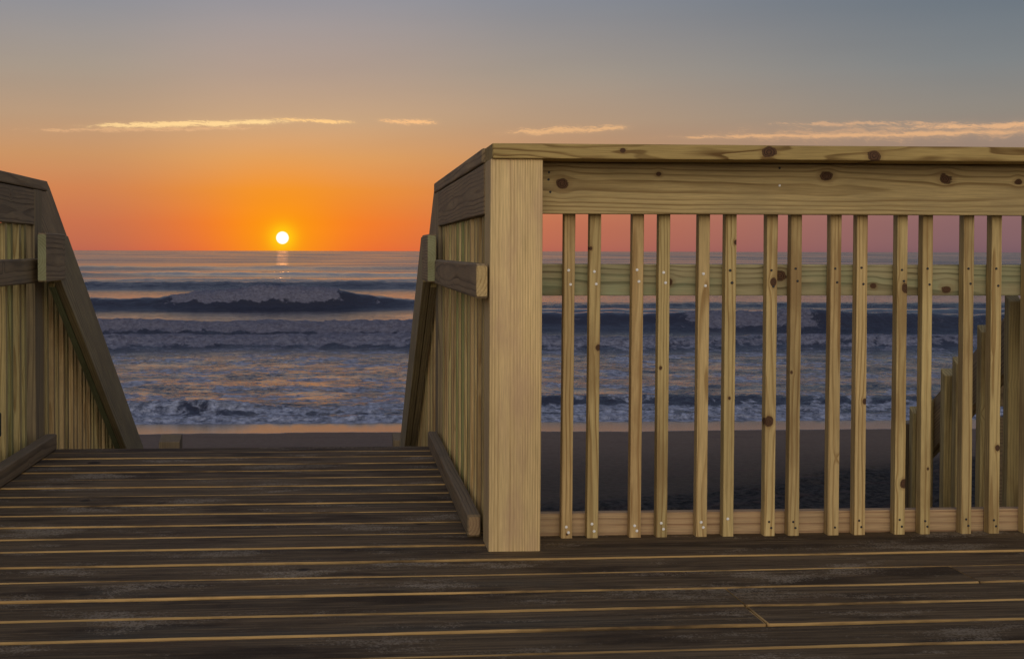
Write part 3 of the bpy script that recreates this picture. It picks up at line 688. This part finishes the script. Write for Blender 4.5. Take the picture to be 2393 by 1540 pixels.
# ------------------------------------------------------------------ sea
def seamat():
    m, g, b, out = newmat('sea water'); g.n.remove(b)
    pos = g.n.new('ShaderNodeNewGeometry').outputs['Position']; px, py, pz = g.sep(pos)
    foam = g.attr('foam').outputs['Fac']; calm = g.attr('calm').outputs['Fac']
    shz = g.mr(py, 60, 64, 1, 0)
    cn = g.noise(g.v('MULTIPLY', pos, (.8, .75, 1)), 1.0, 5, .62, .6)
    calm = g.m('ADD', calm, g.m('MULTIPLY', g.m('MULTIPLY', g.m('SUBTRACT', cn, .5), 3.2), shz))
    lb = g.noise(g.xyz(g.m('MULTIPLY', px, .008), g.m('MULTIPLY', g.m('LOGARITHM', py, 2.71828), 9.0), 0.0), 1.0, 4, .6, .4)
    calm = g.m('ADD', calm, g.m('MULTIPLY', g.mr(lb, .38, .62, -.1, .95), g.mr(py, 165, 230)))
    far = g.mr(py, 45, 160)
    p2 = g.xyz(g.m('MULTIPLY', px, .75), py, pz)
    w1 = g.noise(p2, 1.5, 5, .62, .4); w2 = g.noise(p2, 7, 3, .6); w0 = g.noise(p2, .30, 4, .55, .5)
    h = g.m('ADD', g.m('ADD', g.m('MULTIPLY', w1, .22), g.m('MULTIPLY', w2, .035)), g.m('MULTIPLY', g.m('MULTIPLY', w0, .38), far))
    bn = g.n.new('ShaderNodeBump'); g.l.new(h, bn.inputs['Height']); bn.inputs['Distance'].default_value = 1.0
    g.l.new(g.mr(calm, 0, 1, .85, .14), bn.inputs['Strength'])
    N = bn.outputs[0]
    b = g.n.new('ShaderNodeBsdfPrincipled')
    b.inputs['Base Color'].default_value = (.030, .032, .050, 1); b.inputs['IOR'].default_value = 1.333
    g.l.new(g.m('ADD', g.mr(calm, 0, 1, .16, .07), g.mr(py, 180, 420, 0, .09)), b.inputs['Roughness'])
    g.l.new(N, b.inputs['Normal'])
    # foam: broken up by noise
    fn = g.noise(pos, 2.2, 7, .68, .7); fn2 = g.noise(pos, .55, 4, .6)
    fv = g.m('ADD', foam, g.m('ADD', g.m('MULTIPLY', g.m('SUBTRACT', fn, .5), 1.25), g.m('MULTIPLY', g.m('SUBTRACT', fn2, .5), .8)))
    fm = g.m('MULTIPLY', g.mr(fv, .42, .66), g.mr(py, 60, 80, 1, .92))
    lace = g.noise(g.v('MULTIPLY', pos, (1, .6, 1.6)), 4.5, 5, .72)
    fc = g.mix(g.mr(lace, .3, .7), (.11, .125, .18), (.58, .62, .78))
    fc = g.mix(g.mr(py, 56, 66, 0, .78), fc, (.12, .112, .16))  # breaker foam coloured darker to offset the light of the rear lobe
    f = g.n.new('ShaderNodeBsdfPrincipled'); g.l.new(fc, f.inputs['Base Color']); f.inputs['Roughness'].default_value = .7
    f.inputs['Specular IOR Level'].default_value = .3
    hb = g.m('ADD', g.m('MULTIPLY', fn, .35), g.m('MULTIPLY', lace, .10))
    g.l.new(g.bump(hb, .8, 1.0), f.inputs['Normal'])
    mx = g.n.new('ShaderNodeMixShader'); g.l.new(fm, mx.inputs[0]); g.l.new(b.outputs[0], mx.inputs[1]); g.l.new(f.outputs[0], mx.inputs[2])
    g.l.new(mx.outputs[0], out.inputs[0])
    return m
yr = [34.0]
while yr[-1] < 185: yr.append(yr[-1]+.065*(yr[-1]/35)**1.2)
yr = np.concatenate([yr, np.geomspace(yr[-1]*1.004, 420, 170), np.geomspace(430, 30000, 60)])
th = np.concatenate([np.radians(np.linspace(-84, -19, 60)), np.radians(np.linspace(-18.7, 31, 760)), np.radians(np.linspace(31.8, 84, 60))])
TH, Yg = np.meshgrid(th, yr); Xg = Yg*np.tan(TH)
Zs = np.full_like(Xg, SEA); foam = np.zeros_like(Xg); calm = np.zeros_like(Xg)
nearm = 1-sst(300, 600, Yg)
def wave(Yc, h, wf, wb, foamv=0.0, ffront=1.4, seed=0, wig=1.0, lipn=.25, fb=1.2):
    """crest line at Yc(X), steep on the shore side; h, foamv may be arrays over X"""
    global Zs, foam
    yc = Yc + wig*perlin(Xg*.055, Xg*0+.5, seed)*2+.35*wig*perlin(Xg*.25, Xg*0+.7, seed+1)
    d = Yg-yc; hh = h*(1+.42*perlin(Xg*.09, Xg*0+.2, seed+2)+.15*perlin(Xg*.35, Xg*0+.4, seed+4)+.12*perlin(Xg*.9, Yg*.2, seed+3)*lipn*3)
    p = np.where(d < 0, np.exp(-(np.abs(d)/wf)**2.2), np.exp(-(d/wb)**2))
    Zs = Zs+hh*p*nearm
    Zs = Zs-hh*(.05 if Yc > 60 else 0)*np.exp(-((d+wf*2.6)/(wf*2))**2)*nearm
    fr_ = np.where(d < 0, 1-sst(wf*ffront*.6, wf*ffront*1.25, -d+.5*fbm(Xg*.8, Yg*.8, 3, seed+5)), 1-sst(wb*.25*fb, wb*.75*fb, d))
    foam = np.maximum(foam, foamv*fr_)
    Zs = Zs+fr_*foamv*(.09+.05*h)*fbm(Xg*1.3, Yg*1.3, 4, seed+9, .6)
A = lambda x0, x1, w: sst(x0-w, x0+w, Xg)*(1-sst(x1-w, x1+w, Xg))
# far swells
wave(330, .8, 10, 22, 0, seed=40, wig=5); wave(248, .62, 6, 15, 0, seed=44, wig=3); wave(196, .5, 4, 10, 0, seed=48, wig=2)
wave(166, .85, 3.0, 8, .25*A(-40, 5, 8), seed=52, wig=1.6)
# the main breaker, foaming between x=-13 and 0
brk = A(-13.5, -.6, 1.2)
wave(109.0, .30+.55*A(-24, 6, 6)+.65*A(-14, 1.5, 4), 1.45, 6.0, .95*brk+.30, ffront=1.05, seed=60, wig=1.3)
# wave right of it, unbroken then foaming
brk2 = A(21, 28, 1.0)
wave(79, (.95)*A(7.5, 200, 4), 1.5, 4, .75*brk2+.22, seed=66, wig=1.4)
wave(94, .5*A(8, 200, 5), 2.0, 4, .1, seed=68, wig=1.0)
# white water lines
wave(75.0, .72*(1-A(7.5, 200, 4)), 1.0, 3.0, .92*(1-A(7.5, 200, 3)), seed=72, wig=1.3, fb=1.0)
wave(63.8, .52, 1.2, 2.6, .80-.15*A(10, 200, 4), seed=78, wig=1.5)
wave(56.5, .06, 1.0, 2.0, .3, seed=82, wig=1.0)
wave(45.0, .04, .8, 1.6, .25, seed=86, wig=1.0); wave(50.0, .04, .9, 1.6, .25, seed=88, wig=1.0)
# shore break
wave(39.6, .20*A(4.5, 200, 2)+.05, .7, 1.3, .25, seed=92, wig=.5)
wave(38.0, .22*A(-60, -2.6, .9)+.08, .55, 1.2, .62, seed=96, wig=.35)
wave(36.3, .08, .25, .6, .9, seed=99, wig=.10)
# foam left on the surface of the shallows
pat = fbm(Xg*.45, Yg*.42, 4, 121, .6); pat2 = fbm(Xg*1.5, Yg*1.2, 3, 125, .6)
zone = (1-sst(62, 66, Yg)); mixz = np.clip(.40+.75*pat+.35*pat2, 0, 1)
lo_ = sst(34, 37, Yg)
foam = np.maximum(foam, zone*(.92*mixz+.16*(1-sst(38, 44, Yg))))
foam = np.maximum(foam, (1-sst(35.8, 36.6, Yg))*.85)
foam = np.maximum(foam, A(-200, 200, 1)*sst(66, 68, Yg)*(1-sst(71, 73, Yg))*(.45+.5*pat))        # between the two white lines
foam = np.maximum(foam, .34*sst(76, 78, Yg)*(1-sst(82, 88, Yg))*np.clip(pat*2, 0, 1))
calm = (sst(76, 80, Yg)*(1-sst(103.5, 106, Yg)))*.85+.85*sst(114, 122, Yg)*(1-sst(152, 161, Yg))+.55*sst(172, 180, Yg)*(1-sst(205, 240, Yg))
calm = calm+.80*zone*sst(38, 42, Yg)*np.clip(.62-1.2*fbm(Xg*.4, Yg*.4, 3, 131), 0, 1)
calm = np.clip(calm+.15*fbm(Xg*.05, Yg*.05, 3, 141), 0, 1)
# chop
sh = 1-sst(60, 110, Yg); n4 = 1-sst(150, 300, Yg)
Zs += nearm*sh*sst(34.3, 38, Yg)*(1-.75*calm)*(.040*fbm(Xg*.7, Yg*.9, 4, 101, .55)+.03*fbm(Xg*2.6, Yg*2.6, 3, 105, .6))
Zs += n4*(1-sh)*(1-.85*calm)*(.09*fbm(Xg*.22, Yg*.35, 3, 111)+.05*fbm(Xg*.9, Yg*1.1, 3, 115))
Zs[-25:, :] = SEA
sea = gridmesh('sea', Xg, Yg, Zs, {'foam': foam, 'calm': calm}, seamat())
tag(sea, 'surf rolling in lines towards the beach under the low sun', 'sea', kind='structure')
